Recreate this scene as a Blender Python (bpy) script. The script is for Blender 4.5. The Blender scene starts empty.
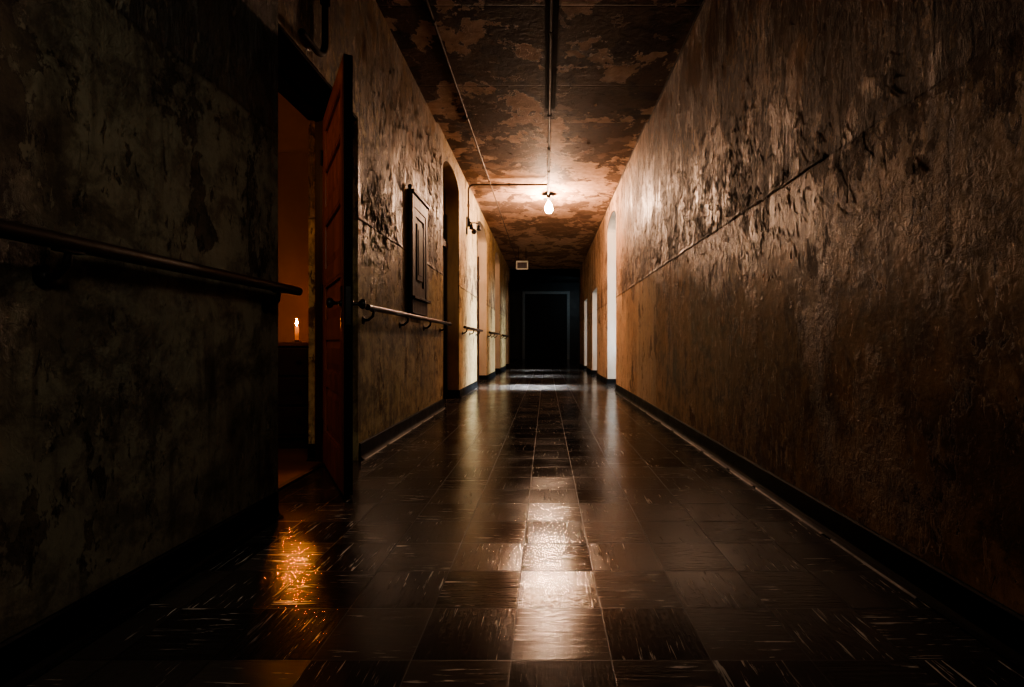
import bpy, bmesh, math, random
from mathutils import Vector, Matrix
random.seed(7)
PI = math.pi
scene = bpy.context.scene
COL = scene.collection

# ------------------------------------------------------------------ dimensions (metres)
CAM = 0.80
XL0, XL, XR = -1.25, -1.29, 1.20          # near left wall, left wall, right wall
H = 3.40
WT = 0.34                                 # wall thickness
YA, YB = -1.2, 18.0                       # corridor run

# ------------------------------------------------------------------ mesh helpers
def new_bm(): return bmesh.new()

def bx(bm, x0, x1, y0, y1, z0, z1, M=None, bev=0.0):
    r = bmesh.ops.create_cube(bm, size=1.0)
    vs = r['verts']
    for v in vs:
        v.co = Vector((x0 + (v.co.x + .5) * (x1 - x0), y0 + (v.co.y + .5) * (y1 - y0), z0 + (v.co.z + .5) * (z1 - z0)))
    if bev > 0:
        es = list({e for v in vs for e in v.link_edges})
        g = bmesh.ops.bevel(bm, geom=es, offset=bev, segments=2, affect='EDGES', profile=.6)
        vs = list({v for f in g['faces'] for v in f.verts} | {v for v in vs if v.is_valid})
    if M is not None:
        for v in vs: v.co = M @ v.co
    return vs

def tube(bm, pts, r, seg=12, caps=True):
    pts = [Vector(p) for p in pts]
    rr = r if isinstance(r, (list, tuple)) else [r] * len(pts)
    rings = []
    t0 = (pts[1] - pts[0]).normalized()
    up = Vector((0, 0, 1)) if abs(t0.z) < .9 else Vector((1, 0, 0))
    n = t0.cross(up).normalized()
    for i, p in enumerate(pts):
        if i == 0: t = pts[1] - pts[0]
        elif i == len(pts) - 1: t = pts[-1] - pts[-2]
        else: t = (pts[i + 1] - pts[i]).normalized() + (pts[i] - pts[i - 1]).normalized()
        t.normalize()
        n = (n - t * n.dot(t)).normalized()
        b = t.cross(n)
        rings.append([bm.verts.new(p + (n * math.cos(a) + b * math.sin(a)) * rr[i]) for a in [2 * PI * k / seg for k in range(seg)]])
    for a, b in zip(rings, rings[1:]):
        for k in range(seg):
            bm.faces.new((a[k], a[(k + 1) % seg], b[(k + 1) % seg], b[k]))
    if caps:
        bm.faces.new(list(reversed(rings[0]))); bm.faces.new(rings[-1])

def lathe(bm, prof, c=(0, 0, 0), seg=24, axis='z', M=None):
    """prof: list of (r, h)"""
    c = Vector(c); rings = []
    for r, h in prof:
        ring = []
        for k in range(seg):
            a = 2 * PI * k / seg
            r_ = max(r, 1e-4)
            p = Vector((r_ * math.cos(a), r_ * math.sin(a), h))
            if axis == 'x': p = Vector((p.z, p.x, p.y))
            if axis == 'y': p = Vector((p.y, p.z, p.x))
            if M is not None: p = M @ p
            ring.append(bm.verts.new(p + c))
        rings.append(ring)
    for a, b in zip(rings, rings[1:]):
        for k in range(seg):
            bm.faces.new((a[k], a[(k + 1) % seg], b[(k + 1) % seg], b[k]))
    bm.faces.new(list(reversed(rings[0]))); bm.faces.new(rings[-1])

def quad(bm, *ps):
    return bm.faces.new([bm.verts.new(Vector(p)) for p in ps])

def arc(c, r, a0, a1, n, plane='xz'):
    out = []
    for i in range(n + 1):
        a = a0 + (a1 - a0) * i / n
        u, v = r * math.cos(a), r * math.sin(a)
        out.append({'xz': (c[0] + u, c[1], c[2] + v), 'yz': (c[0], c[1] + u, c[2] + v), 'xy': (c[0] + u, c[1] + v, c[2])}[plane])
    return out

def obj(name, bm, mat, parent=None, smooth=False, normals=True, matrix=None):
    if normals: bmesh.ops.recalc_face_normals(bm, faces=bm.faces)
    me = bpy.data.meshes.new(name)
    bm.to_mesh(me); bm.free()
    me.materials.append(mat)
    if smooth:
        for p in me.polygons: p.use_smooth = True
        try: me.set_sharp_from_angle(angle=math.radians(40))
        except Exception: pass
    o = bpy.data.objects.new(name, me)
    COL.objects.link(o)
    if parent:
        o.parent = parent
        # geometry is written in world space: compensate for the parent's own place
        o.matrix_parent_inverse = parent_world(parent).inverted()
    return o

def parent_world(p):
    m = p.matrix_basis.copy()
    q = p
    while q.parent:
        m = q.parent.matrix_basis @ q.matrix_parent_inverse @ m if False else (q.parent.matrix_basis @ (q.matrix_parent_inverse @ m))
        q = q.parent
    return m

def thing(name, label, cat, loc=(0, 0, 0), group=None):
    o = bpy.data.objects.new(name, None); COL.objects.link(o)
    o.location = loc; o.empty_display_size = .1
    o['label'] = label; o['category'] = cat
    if group: o['group'] = group
    return o

def tag(o, label, cat, group=None):
    o['label'] = label; o['category'] = cat
    if group: o['group'] = group
    return o

def struct(name, bm, mat, label, cat, parent=None, smooth=False, normals=True):
    o = obj(name, bm, mat, parent, smooth, normals)
    if parent is None:
        o['kind'] = 'structure'; o['label'] = label; o['category'] = cat
    return o

# ------------------------------------------------------------------ node helpers
class NT:
    def __init__(s, name):
        s.m = bpy.data.materials.new(name); s.m.use_nodes = True
        s.t = s.m.node_tree; s.t.nodes.clear()
        s.out = s.n('ShaderNodeOutputMaterial')
        s.b = s.n('ShaderNodeBsdfPrincipled')
        s.l(s.b.outputs[0], s.out.inputs[0])
        tc = s.n('ShaderNodeTexCoord'); s.pos = tc.outputs['Object']
    def n(s, t): return s.t.nodes.new(t)
    def l(s, a, b): s.t.links.new(a, b)
    def put(s, sock, v):
        if isinstance(v, bpy.types.NodeSocket): s.l(v, sock)
        elif isinstance(v, (tuple, list)) and len(v) == 3 and sock.type == 'RGBA': sock.default_value = (*v, 1)
        else: sock.default_value = v
    def math(s, op, a, b=0.0, c=None, clamp=False):
        n = s.n('ShaderNodeMath'); n.operation = op; n.use_clamp = clamp
        s.put(n.inputs[0], a); s.put(n.inputs[1], b)
        if c is not None: s.put(n.inputs[2], c)
        return n.outputs[0]
    def scale(s, v, sc):
        n = s.n('ShaderNodeMapping'); s.put(n.inputs['Vector'], v); n.inputs['Scale'].default_value = sc
        return n.outputs[0]
    def noise(s, v, sc, det=6, rough=.55, dist=0.0, col=False):
        n = s.n('ShaderNodeTexNoise'); s.put(n.inputs['Vector'], v)
        n.inputs['Scale'].default_value = sc; n.inputs['Detail'].default_value = det
        n.inputs['Roughness'].default_value = rough; n.inputs['Distortion'].default_value = dist
        return n.outputs['Color' if col else 'Fac']
    def voro(s, v, sc, feat='F1', out='Distance'):
        n = s.n('ShaderNodeTexVoronoi'); n.feature = feat; s.put(n.inputs['Vector'], v); n.inputs['Scale'].default_value = sc
        return n.outputs[out]
    def ramp(s, f, lo, hi, a=0.0, b=1.0, smooth=False):
        n = s.n('ShaderNodeMapRange'); n.clamp = True
        if smooth: n.interpolation_type = 'SMOOTHSTEP'
        s.put(n.inputs[0], f); s.put(n.inputs[1], lo); s.put(n.inputs[2], hi); s.put(n.inputs[3], a); s.put(n.inputs[4], b)
        return n.outputs[0]
    def mix(s, f, a, b, mode='MIX'):
        n = s.n('ShaderNodeMix'); n.data_type = 'RGBA'; n.blend_type = mode
        s.put(n.inputs[0], f); s.put(n.inputs[6], a); s.put(n.inputs[7], b)
        return n.outputs[2]
    def sep(s, v):
        n = s.n('ShaderNodeSeparateXYZ'); s.put(n.inputs[0], v); return n.outputs
    def comb(s, x, y, z):
        n = s.n('ShaderNodeCombineXYZ'); s.put(n.inputs[0], x); s.put(n.inputs[1], y); s.put(n.inputs[2], z); return n.outputs[0]
    def bump(s, h, strength=1.0, dist=.01, normal=None):
        n = s.n('ShaderNodeBump'); s.put(n.inputs['Height'], h); n.inputs['Strength'].default_value = strength
        n.inputs['Distance'].default_value = dist
        if normal is not None: s.l(normal, n.inputs['Normal'])
        return n.outputs[0]
    def fin(s, color, rough=.5, normal=None, spec=.5, metal=0.0):
        s.put(s.b.inputs['Base Color'], color); s.put(s.b.inputs['Roughness'], rough)
        s.b.inputs['Specular IOR Level'].default_value = spec if not isinstance(spec, bpy.types.NodeSocket) else .5
        if isinstance(spec, bpy.types.NodeSocket): s.l(spec, s.b.inputs['Specular IOR Level'])
        s.b.inputs['Metallic'].default_value = metal
        if normal is not None: s.l(normal, s.b.inputs['Normal'])
        return s.m

# ------------------------------------------------------------------ materials
def simple(name, c, rough=.5, metal=0.0, spec=.5, var=.35, sc=14.0, bump=.15, stretch=(1, 1, 1)):
    t = NT(name); q = t.scale(t.pos, stretch)
    n = t.noise(q, sc, 6, .6, .3)
    base = t.mix(t.ramp(n, .3, .7), c, [v * (1 - var) for v in c])
    r = t.ramp(t.noise(q, sc * .7, 4), .3, .7, max(.05, rough - .08), min(1, rough + .08))
    return t.fin(base, r, t.bump(n, bump, .004), spec, metal)

def plaster(name, lower, upper, bare, dark, zline, peel=.5, olive=None, patch=None, rel=1.0, updark=.5, spec=.5, darken=.35, cream=(.70, .53, .27)):
    t = NT(name); p = t.pos
    x, y, z = t.sep(p)
    wob = t.math('MULTIPLY', t.math('SUBTRACT', t.noise(p, 3.0, 4), .5), .05)
    zz = t.math('ADD', z, wob)
    up = t.ramp(zz, zline - .004, zline + .004)                       # upper coat of paint
    mott = t.noise(p, 9.0, 9, .72, .3)
    low = t.mix(t.ramp(t.noise(p, 1.1, 6, .6), .38, .62), lower, [c * .55 for c in lower])
    if olive: low = t.mix(t.ramp(t.noise(p, .7, 3), .4, .6), low, olive)
    low = t.mix(t.ramp(mott, .46, .60), low, t.mix(.6, low, dark))
    low = t.mix(t.ramp(t.noise(p, 2.7, 9, .7, .4), .53, .58, 0, .55), low, dark)
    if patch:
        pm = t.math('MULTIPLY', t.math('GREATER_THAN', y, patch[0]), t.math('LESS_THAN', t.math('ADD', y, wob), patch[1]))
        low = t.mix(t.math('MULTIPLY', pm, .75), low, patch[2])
    # upper coat: torn sheets of darker paint hanging in vertical flakes
    tear = t.noise(t.scale(p, (1, 1, .38)), 4.2, 11, .70, .25)
    cover = t.ramp(t.noise(p, .9, 3), .35, .65, -.05, .05)
    sheet = t.ramp(t.math('ADD', tear, cover), .50, .525)
    upc = t.mix(t.ramp(t.noise(p, 1.6, 6, .6), .35, .65), upper, [c * .62 for c in upper])
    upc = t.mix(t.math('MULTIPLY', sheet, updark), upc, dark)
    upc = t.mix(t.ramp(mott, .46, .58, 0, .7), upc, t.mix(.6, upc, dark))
    upc = t.mix(t.ramp(t.math('ADD', z, t.math('MULTIPLY', wob, 6.0)), 2.25, 2.85, 0, darken), upc, dark)  # upper coat turns darker towards the ceiling
    # run stains, stretched down the wall
    st = t.noise(t.scale(p, (1, 1, .10)), 7.0, 8, .66, .25)
    st2 = t.noise(t.scale(p, (1, 1, .14)), 26.0, 5, .65)
    stain = t.math('MULTIPLY', t.ramp(st, .50, .60), t.ramp(t.noise(p, 1.5, 6), .42, .56))
    base = t.mix(up, low, upc)
    base = t.mix(t.math('MULTIPLY', stain, .70), base, dark)
    base = t.mix(t.math('MULTIPLY', t.ramp(st2, .55, .68), .35), base, dark)
    # cream paint in the farther stretch, lightened to stand in for stronger light
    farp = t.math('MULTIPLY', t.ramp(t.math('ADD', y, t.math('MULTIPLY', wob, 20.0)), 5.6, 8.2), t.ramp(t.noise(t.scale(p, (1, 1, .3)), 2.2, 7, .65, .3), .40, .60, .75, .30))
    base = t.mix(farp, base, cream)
    # lost flakes down to bare plaster
    fl = t.noise(t.scale(p, (1, 1, .6)), 3.1, 12, .70, .3)
    near_line = t.ramp(t.math('ABSOLUTE', t.math('SUBTRACT', z, zline + .10)), 0.0, .70, .07, 0.0)
    fl2 = t.math('ADD', t.math('ADD', fl, near_line), t.math('MULTIPLY', up, .015))
    fm = t.ramp(fl2, .625 - peel * .08, .635 - peel * .08)
    base = t.mix(t.math('MULTIPLY', fm, .85), base, t.mix(t.ramp(mott, .4, .6), bare, dark))
    specks = t.ramp(t.noise(t.scale(p, (1, 1, .45)), 17.0, 6, .72), .60, .63)
    smask = t.math('MULTIPLY', specks, t.ramp(t.noise(p, 2.0, 4), .44, .52))
    base = t.mix(t.math('MULTIPLY', smask, .9), base, dark)
    # curled dark flecks, thickest on the upper coat and above the seam
    fk = t.noise(t.scale(p, (1, 1, .34)), 24.0, 8, .70, .6)
    fkd = t.math('ADD', t.math('MULTIPLY', up, .030), t.math('MULTIPLY', t.math('SUBTRACT', t.noise(p, 1.8, 5, .6), .5), .42))
    fkm = t.ramp(t.math('ADD', fk, fkd), .625, .645)
    base = t.mix(t.math('MULTIPLY', fkm, .80), base, dark)
    lt = t.ramp(t.math('ADD', t.noise(t.scale(p, (1, 1, .4)), 19.0, 8, .70, .5), fkd), .625, .65)
    base = t.mix(t.math('MULTIPLY', lt, .35), base, [min(1, c * 1.7) for c in lower])
    seam = t.ramp(t.math('ABSOLUTE', t.math('SUBTRACT', zz, zline)), 0.0, .018, 1.0, 0.0)
    base = t.mix(t.math('MULTIPLY', seam, .6), base, dark)
    # relief
    drip = t.noise(t.scale(p, (1, 1, .26)), 17.0, 6, .62, .5)
    wr = t.noise(p, 38.0, 7, .68, 1.2)
    soft = t.noise(p, 6.0, 4, .5)
    region = t.ramp(t.math('ADD', t.noise(t.scale(p, (1, 1, .8)), 1.6, 6, .6), near_line), .50, .60)
    blister = t.math('MULTIPLY', t.ramp(drip, .45, .60), t.math('MAXIMUM', region, .18))
    h = t.math('MULTIPLY', fm, -.40)
    h = t.math('ADD', h, t.math('MULTIPLY', blister, t.math('ADD', t.math('MULTIPLY', up, 1.2), .15)))
    h = t.math('ADD', h, t.math('MULTIPLY', t.math('MULTIPLY', sheet, up), -.35))
    h = t.math('ADD', h, t.math('MULTIPLY', wr, t.math('ADD', t.math('MULTIPLY', region, .9), .22)))
    h = t.math('ADD', h, t.math('MULTIPLY', fkm, -.45))
    h = t.math('ADD', h, t.math('MULTIPLY', lt, .45))
    h = t.math('ADD', h, t.math('MULTIPLY', soft, .45))
    h = t.math('ADD', h, t.math('MULTIPLY', up, .25))
    h = t.math('ADD', h, t.math('MULTIPLY', smask, -.3))
    nrm = t.bump(h, 1.0, .011 * rel)
    rough = t.math('ADD', t.math('MULTIPLY', t.math('MAXIMUM', fm, t.math('MULTIPLY', sheet, up)), .22), t.ramp(mott, .3, .7, .30, .50))
    return t.fin(base, rough, nrm, t.ramp(up, 0, 1, spec * .45, spec))

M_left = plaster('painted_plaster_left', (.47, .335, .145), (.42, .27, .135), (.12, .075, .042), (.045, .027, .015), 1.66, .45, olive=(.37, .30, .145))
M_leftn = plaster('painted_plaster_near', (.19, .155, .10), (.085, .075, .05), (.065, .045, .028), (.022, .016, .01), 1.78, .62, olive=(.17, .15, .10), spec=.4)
M_right = plaster('painted_plaster_right', (.41, .235, .125), (.38, .205, .11), (.13, .072, .045), (.045, .024, .014), 1.60, .5, patch=(5.56, 6.75, (.46, .34, .23)), updark=.7, spec=.45, rel=.9, darken=.6, cream=(.68, .46, .30))
M_pale = simple('pale_plaster', (.62, .50, .36), .5, var=.3, sc=5, stretch=(1, 1, .3), bump=.3)
M_palec = simple('cool_pale_plaster', (.62, .60, .54), .5, var=.2, sc=5, stretch=(1, 1, .3), bump=.3)
M_brown = simple('lightened_brown_plaster', (.52, .33, .17), .5, var=.5, sc=5, stretch=(1, 1, .3), bump=.4)
M_matte = simple('matte_black_paint_and_shade', (.008, .007, .006), .8, spec=.1)  # black paint, doubling as painted shade on door edge and soffit

def ceiling_mat():
    t = NT('flaking_ceiling_paint'); p = t.pos
    x, y, z = t.sep(p)
    q = t.scale(p, (1.0, .85, 1))
    n1 = t.noise(q, 2.1, 12, .66, .25)
    n2 = t.noise(t.scale(p, (1, 1, 1)), 4.3, 10, .62, .3)
    big = t.ramp(t.noise(p, .55, 3), .3, .7, -.05, .05)
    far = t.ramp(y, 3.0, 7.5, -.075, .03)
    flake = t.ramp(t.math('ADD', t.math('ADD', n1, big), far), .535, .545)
    flake2 = t.ramp(t.math('ADD', n2, far), .57, .58)
    dark = t.ramp(t.noise(p, 1.4, 9, .6, .4), .52, .56)
    base = t.mix(t.ramp(t.noise(p, 6, 8, .7), .3, .7), (.065, .040, .028), (.125, .078, .052))
    base = t.mix(t.math('MULTIPLY', dark, .75), base, (.022, .014, .011))
    base = t.mix(t.math('MULTIPLY', flake2, .85), base, (.21, .13, .09))
    base = t.mix(flake, base, t.mix(t.ramp(t.noise(p, 9, 6), .35, .65), (.58, .40, .29), (.36, .235, .165)))
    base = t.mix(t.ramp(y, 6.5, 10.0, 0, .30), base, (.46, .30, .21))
    # board joints across the ceiling
    jj = t.math('ABSOLUTE', t.math('SUBTRACT', t.math('FRACT', t.math('MULTIPLY', t.math('ADD', y, .35), 1 / 1.22)), .5))
    joint = t.ramp(jj, 0, .008, 1, 0)
    base = t.mix(t.math('MULTIPLY', joint, .6), base, (.02, .013, .01))
    # black soot trail beside the conduit
    darken = t.math('MULTIPLY', t.ramp(t.math('ABSOLUTE', t.math('SUBTRACT', t.math('ADD', x, t.math('MULTIPLY', t.math('SUBTRACT', n2, .5), .06)), .04)), .05, .085, 1, 0), t.math('LESS_THAN', y, 5.9))
    base = t.mix(t.math('MULTIPLY', darken, .9), base, (.008, .007, .006))
    h = t.math('ADD', t.math('MULTIPLY', flake, -.5), t.math('MULTIPLY', flake2, .35))
    h = t.math('ADD', h, t.math('MULTIPLY', t.noise(p, 16, 8, .6, .6), .6))
    h = t.math('ADD', h, t.math('MULTIPLY', joint, -.4))
    return t.fin(base, .72, t.bump(h, 1.0, .014), .15)
M_ceil = ceiling_mat()

def floor_mat():
    t = NT('worn_vinyl_floor_tiles'); p = t.pos
    S = .253; ox = -.088; oy = 1.797 - 8 * .253
    x, y, z = t.sep(p)
    u = t.math('DIVIDE', t.math('SUBTRACT', x, ox), S); v = t.math('DIVIDE', t.math('SUBTRACT', y, oy), S)
    iu, iv = t.math('FLOOR', u), t.math('FLOOR', v)
    fu, fv = t.math('FRACT', u), t.math('FRACT', v)
    wn = t.n('ShaderNodeTexWhiteNoise'); wn.noise_dimensions = '3D'; t.l(t.comb(iu, iv, 0.0), wn.inputs[0])
    rnd = wn.outputs['Value']; rc = t.sep(wn.outputs['Color'])
    chk = t.math('MODULO', t.math('ABSOLUTE', t.math('ADD', iu, iv)), 2.0)
    # streak direction alternates tile by tile
    dirn = t.math('GREATER_THAN', t.math('ADD', t.math('MULTIPLY', chk, .7), t.math('MULTIPLY', rnd, .3)), .5)
    off = t.math('MULTIPLY', rnd, 37.0)
    pa = t.comb(t.math('ADD', t.math('MULTIPLY', x, 9.0), off), t.math('MULTIPLY', y, 130.0), off)
    pb = t.comb(t.math('MULTIPLY', x, 130.0), t.math('ADD', t.math('MULTIPLY', y, 9.0), off), off)
    vm = t.n('ShaderNodeMix'); vm.data_type = 'VECTOR'; t.l(dirn, vm.inputs[0]); t.l(pa, vm.inputs[4]); t.l(pb, vm.inputs[5])
    sv = vm.outputs[1]
    streak = t.noise(sv, .8, 5, .6, .6)
    edge = t.math('MINIMUM', t.math('MINIMUM', fu, t.math('SUBTRACT', 1.0, fu)), t.math('MINIMUM', fv, t.math('SUBTRACT', 1.0, fv)))
    joint = t.ramp(edge, .003, .009, 1, 0)
    tone = t.mix(rnd, (.012, .011, .010), (.062, .052, .042))
    tone = t.mix(t.math('MULTIPLY', chk, .45), tone, (.016, .016, .017))
    wear = t.ramp(t.noise(p, 2.6, 6), .4, .62)
    white = t.math('MULTIPLY', t.ramp(streak, .61, .65), t.ramp(t.noise(p, 3.3, 3), .44, .58))
    base = t.mix(t.math('MULTIPLY', t.ramp(streak, .4, .62), .5), tone, (.035, .032, .030))
    base = t.mix(t.math('MULTIPLY', white, .8), base, (.85, .76, .65))
    grime = t.ramp(t.noise(p, 22, 6, .7), .62, .70)
    base = t.mix(t.math('MULTIPLY', t.math('MULTIPLY', grime, wear), .5), base, (.012, .010, .008))
    base = t.mix(joint, base, (.006, .006, .006))
    # relief: slightly dished and tilted tiles, scratches
    tilt = t.math('ADD', t.math('MULTIPLY', fu, t.math('SUBTRACT', rc[0], .5)), t.math('MULTIPLY', fv, t.math('SUBTRACT', rc[1], .5)))
    h = t.math('MULTIPLY', tilt, .12)
    h = t.math('ADD', h, t.math('MULTIPLY', t.noise(p, 5.5, 4, .5), .40))
    h = t.math('ADD', h, t.math('MULTIPLY', streak, .40))
    h = t.math('ADD', h, t.math('MULTIPLY', t.noise(p, 45, 5, .65), .35))
    h = t.math('ADD', h, t.math('MULTIPLY', joint, -.12))
    nrm = t.bump(h, .6, .0030)
    rough = t.math('ADD', t.ramp(wear, 0, 1, .08, .15), t.math('MULTIPLY', rnd, .05))
    rough = t.math('ADD', rough, t.math('MULTIPLY', joint, .3))
    return t.fin(base, rough, nrm, t.ramp(rnd, 0, 1, .14, .34))
M_floor = floor_mat()

M_base = simple('black_cove_base', (.008, .010, .012), .5, spec=.12, var=.5, sc=9)
M_paleline = simple('pale_edge_line', (.10, .09, .08), .6, var=.7, sc=25)
M_rail = simple('dark_varnished_rail', (.030, .017, .011), .38, spec=.3, var=.5, sc=10, stretch=(1, .1, 1))
M_iron = simple('black_iron', (.02, .017, .015), .4, .6)
M_pipe = simple('painted_pipe', (.14, .095, .065), .6, spec=.2, var=.6, sc=18, bump=.4)
M_pipeD = simple('sooty_pipe', (.024, .018, .014), .7, spec=.12, var=.5, sc=18, bump=.3)
M_door = simple('red_brown_door_wood', (.36, .13, .050), .36, var=.55, sc=9, stretch=(1, 1, .12), bump=.25)
M_doorD = simple('dark_door_wood', (.030, .018, .013), .4, var=.5, sc=9, stretch=(1, 1, .12), bump=.25)
M_frame = simple('dark_door_frame_wood', (.030, .013, .009), .5, spec=.25, var=.5, sc=9, stretch=(1, 1, .15), bump=.2)
M_cup = simple('dark_brown_cupboard_paint', (.034, .016, .012), .55, spec=.18, var=.45, sc=12, stretch=(1, 1, .2), bump=.3)
M_dresser = simple('dresser_dark_wood', (.028, .016, .010), .4, var=.5, sc=8, stretch=(.15, 1, 1), bump=.2)
M_dtop = simple('dresser_top_wood', (.16, .085, .045), .25, var=.4, sc=8, stretch=(.15, 1, 1), bump=.1)
M_room = simple('room_plaster', (.34, .23, .12), .75, var=.3, sc=2.2, bump=.3)
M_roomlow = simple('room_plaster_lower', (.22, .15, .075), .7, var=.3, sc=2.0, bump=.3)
M_roomfloor = simple('room_floorboards', (.17, .085, .045), .42, var=.5, sc=7, stretch=(.12, 1, 1), bump=.3)
M_white = simple('white_sign_metal', (.55, .55, .48), .6, var=.2)
M_signface = simple('dark_sign_face', (.010, .004, .004), .6, var=.3)
M_signtext = simple('faded_sign_letter', (.045, .026, .028), .6, var=.3)
M_wax = None
def wax():
    t = NT('candle_wax'); z = t.sep(t.pos)[2]
    m = t.fin((.75, .50, .28), .5)
    t.b.inputs['Subsurface Weight'].default_value = .4
    t.b.inputs['Subsurface Radius'].default_value = (.02, .01, .004)
    t.b.inputs['Emission Color'].default_value = (1, .30, .06, 1)
    t.put(t.b.inputs['Emission Strength'], t.ramp(z, .86, .955, .1, 1.2))
    return m
M_wax = wax()
def emit(name, c, s, base=(.8, .8, .8)):
    t = NT(name); m = t.fin(base, .3)
    t.b.inputs['Emission Color'].default_value = (*c, 1); t.b.inputs['Emission Strength'].default_value = s
    return m
M_flame = emit('candle_flame', (1, .27, .045), 3000)
M_bulb = emit('glowing_bulb_glass', (1, .62, .40), 1750)
M_pane = emit('overcast_window_pane', (.75, .88, 1), 2.0)
M_dim = emit('night_window_pane', (.55, .75, 1), .05)

# ------------------------------------------------------------------ the room shell
def wall(bm, xi, xo, y0, y1, ops, ztop=H + .1):
    """wall from y0 to y1, inner face at xi, outer face at xo, openings (ya, yb, spring height, rise)"""
    def box(ya, yb, za, zb): bx(bm, min(xi, xo), max(xi, xo), ya, yb, za, zb)
    y = y0
    for ya, yb, zs, rise in ops:
        box(y, ya, 0, ztop)
        if rise <= 0: box(ya, yb, zs, ztop)
        else:
            N = 24; cy, hw = (ya + yb) / 2, (yb - ya) / 2
            P = [(cy - hw * math.cos(PI * i / N), zs + rise * math.sin(PI * i / N)) for i in range(N + 1)]
            for (a, za), (b, zb) in zip(P, P[1:]):
                quad(bm, (xi, a, za), (xi, b, zb), (xi, b, ztop), (xi, a, ztop))
                quad(bm, (xo, a, za), (xo, a, ztop), (xo, b, ztop), (xo, b, zb))
                quad(bm, (xi, a, za), (xo, a, za), (xo, b, zb), (xi, b, zb))
        y = yb
    box(y, y1, 0, ztop)

LOPS = [(6.39, 7.56, 3.00, .22), (9.53, 11.15, 3.00, .22), (12.90, 14.30, 3.00, .22), (16.40, 17.50, 3.00, .22)]
ROPS = [(8.74, 10.03, 2.98, .22), (12.00, 13.30, 2.15, 0), (14.90, 16.10, 2.15, 0)]

def flakes(bm, place, normal, down, n, sample, seed, scale=1.0, lift=.02):
    """curled flakes of old paint still hanging on a surface; part of that surface's own mesh"""
    rr = random.Random(seed); normal, down = Vector(normal), Vector(down); side = normal.cross(down)
    for _ in range(n):
        a, b = sample(rr); P = Vector(place(a, b)) + normal * .0005
        ln = rr.uniform(.03, .15) * scale; w = rr.uniform(.008, .026) * scale; th = rr.gauss(0, .22)
        d = (down * math.cos(th) + side * math.sin(th)); sd = normal.cross(d)
        lf = rr.uniform(.3, 1.0) * lift; cu = rr.uniform(-.4, 1.0) * lift * .5; rows = []
        for i in range(5):
            v = i / 4; ww = w * rr.uniform(.65, 1.15) * (1 - .45 * v ** 3)
            jit = rr.uniform(-.25, .25) * w
            row = []
            for u in (-1, -.33, .33, 1):
                h = lf * v ** 1.6 + cu * v * (u * u) + rr.uniform(0, .0015)
                row.append(bm.verts.new(P + d * (ln * v) + sd * (u * ww + jit) + normal * max(h, 0)))
            rows.append(row)
        for p, q in zip(rows, rows[1:]):
            for k in range(3): bm.faces.new((p[k], p[k + 1], q[k + 1], q[k]))
def ok_y(y, ops):
    return all(not (a - .06 < y < b + .06) for a, b, *_ in ops)
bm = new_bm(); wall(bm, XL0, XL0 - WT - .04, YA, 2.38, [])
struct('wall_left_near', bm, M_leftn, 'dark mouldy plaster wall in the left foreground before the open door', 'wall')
bm = new_bm()
bx(bm, XL - WT, XL, 2.38, 3.50, 2.35, H + .1)
wall(bm, XL, XL - WT, 3.50, YB, LOPS)
def smpl(rr):
    while True:
        k = rr.random()
        if k < .30: y, z = rr.gauss(3.95, .25), rr.gauss(1.78, .16)
        elif k < .62: y, z = rr.gauss(5.9, .30), rr.gauss(2.45, .42)
        elif k < .85: y, z = rr.gauss(5.2, .8), rr.gauss(2.7, .35)
        else: y, z = rr.uniform(3.6, 9.4), rr.uniform(1.2, 3.2)
        if y > 3.60 and .3 < z < 3.3 and ok_y(y, LOPS) and not (4.6 < y < 5.45 and .9 < z < 2.35) and not (abs(y - 8.3) < .25): return y, z
flakes(bm, lambda a, b: (XL, a, b), (1, 0, 0), (0, 0, -1), 900, smpl, 9, .75, .012)
struct('wall_left', bm, M_left, 'left corridor wall of peeling tan plaster with arched doorways', 'wall')
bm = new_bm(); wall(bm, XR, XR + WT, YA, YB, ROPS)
def smp(rr):
    while True:
        k = rr.random()
        if k < .72: y, z = rr.uniform(3.0, 8.4), 1.63 + abs(rr.gauss(0, .36))
        elif k < .90: y, z = rr.gauss(3.6, .9), rr.gauss(1.55, .22)
        else: y, z = rr.uniform(2.0, 8.6), rr.uniform(.6, 3.1)
        if ok_y(y, ROPS) and .3 < z < 3.3 and y > 1.6: return y, z
flakes(bm, lambda a, b: (XR, a, b), (-1, 0, 0), (0, 0, -1), 2300, smp, 5, .52, .0085)
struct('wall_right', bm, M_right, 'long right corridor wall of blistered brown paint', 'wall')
bm = new_bm(); bx(bm, -5, 5.5, YA - .2, YA, -.1, 3.6)
struct('wall_back', bm, M_leftn, 'plaster wall closing the corridor behind the viewer', 'wall')

bm = new_bm(); bx(bm, -1.47, 5.5, YA, 27.6, -.15, 0)
struct('floor', bm, M_floor, 'dark glossy checkered vinyl tile corridor floor with pale streaks', 'floor')
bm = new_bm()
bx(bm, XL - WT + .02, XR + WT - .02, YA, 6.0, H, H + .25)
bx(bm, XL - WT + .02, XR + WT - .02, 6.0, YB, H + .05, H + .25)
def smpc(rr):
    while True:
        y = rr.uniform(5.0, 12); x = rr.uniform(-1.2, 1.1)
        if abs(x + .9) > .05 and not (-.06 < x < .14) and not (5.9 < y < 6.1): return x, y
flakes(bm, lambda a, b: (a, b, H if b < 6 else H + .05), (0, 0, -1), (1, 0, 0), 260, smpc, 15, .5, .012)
struct('ceiling', bm, M_ceil, 'corridor ceiling covered in flaking brown and pink paint', 'ceiling')

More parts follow.
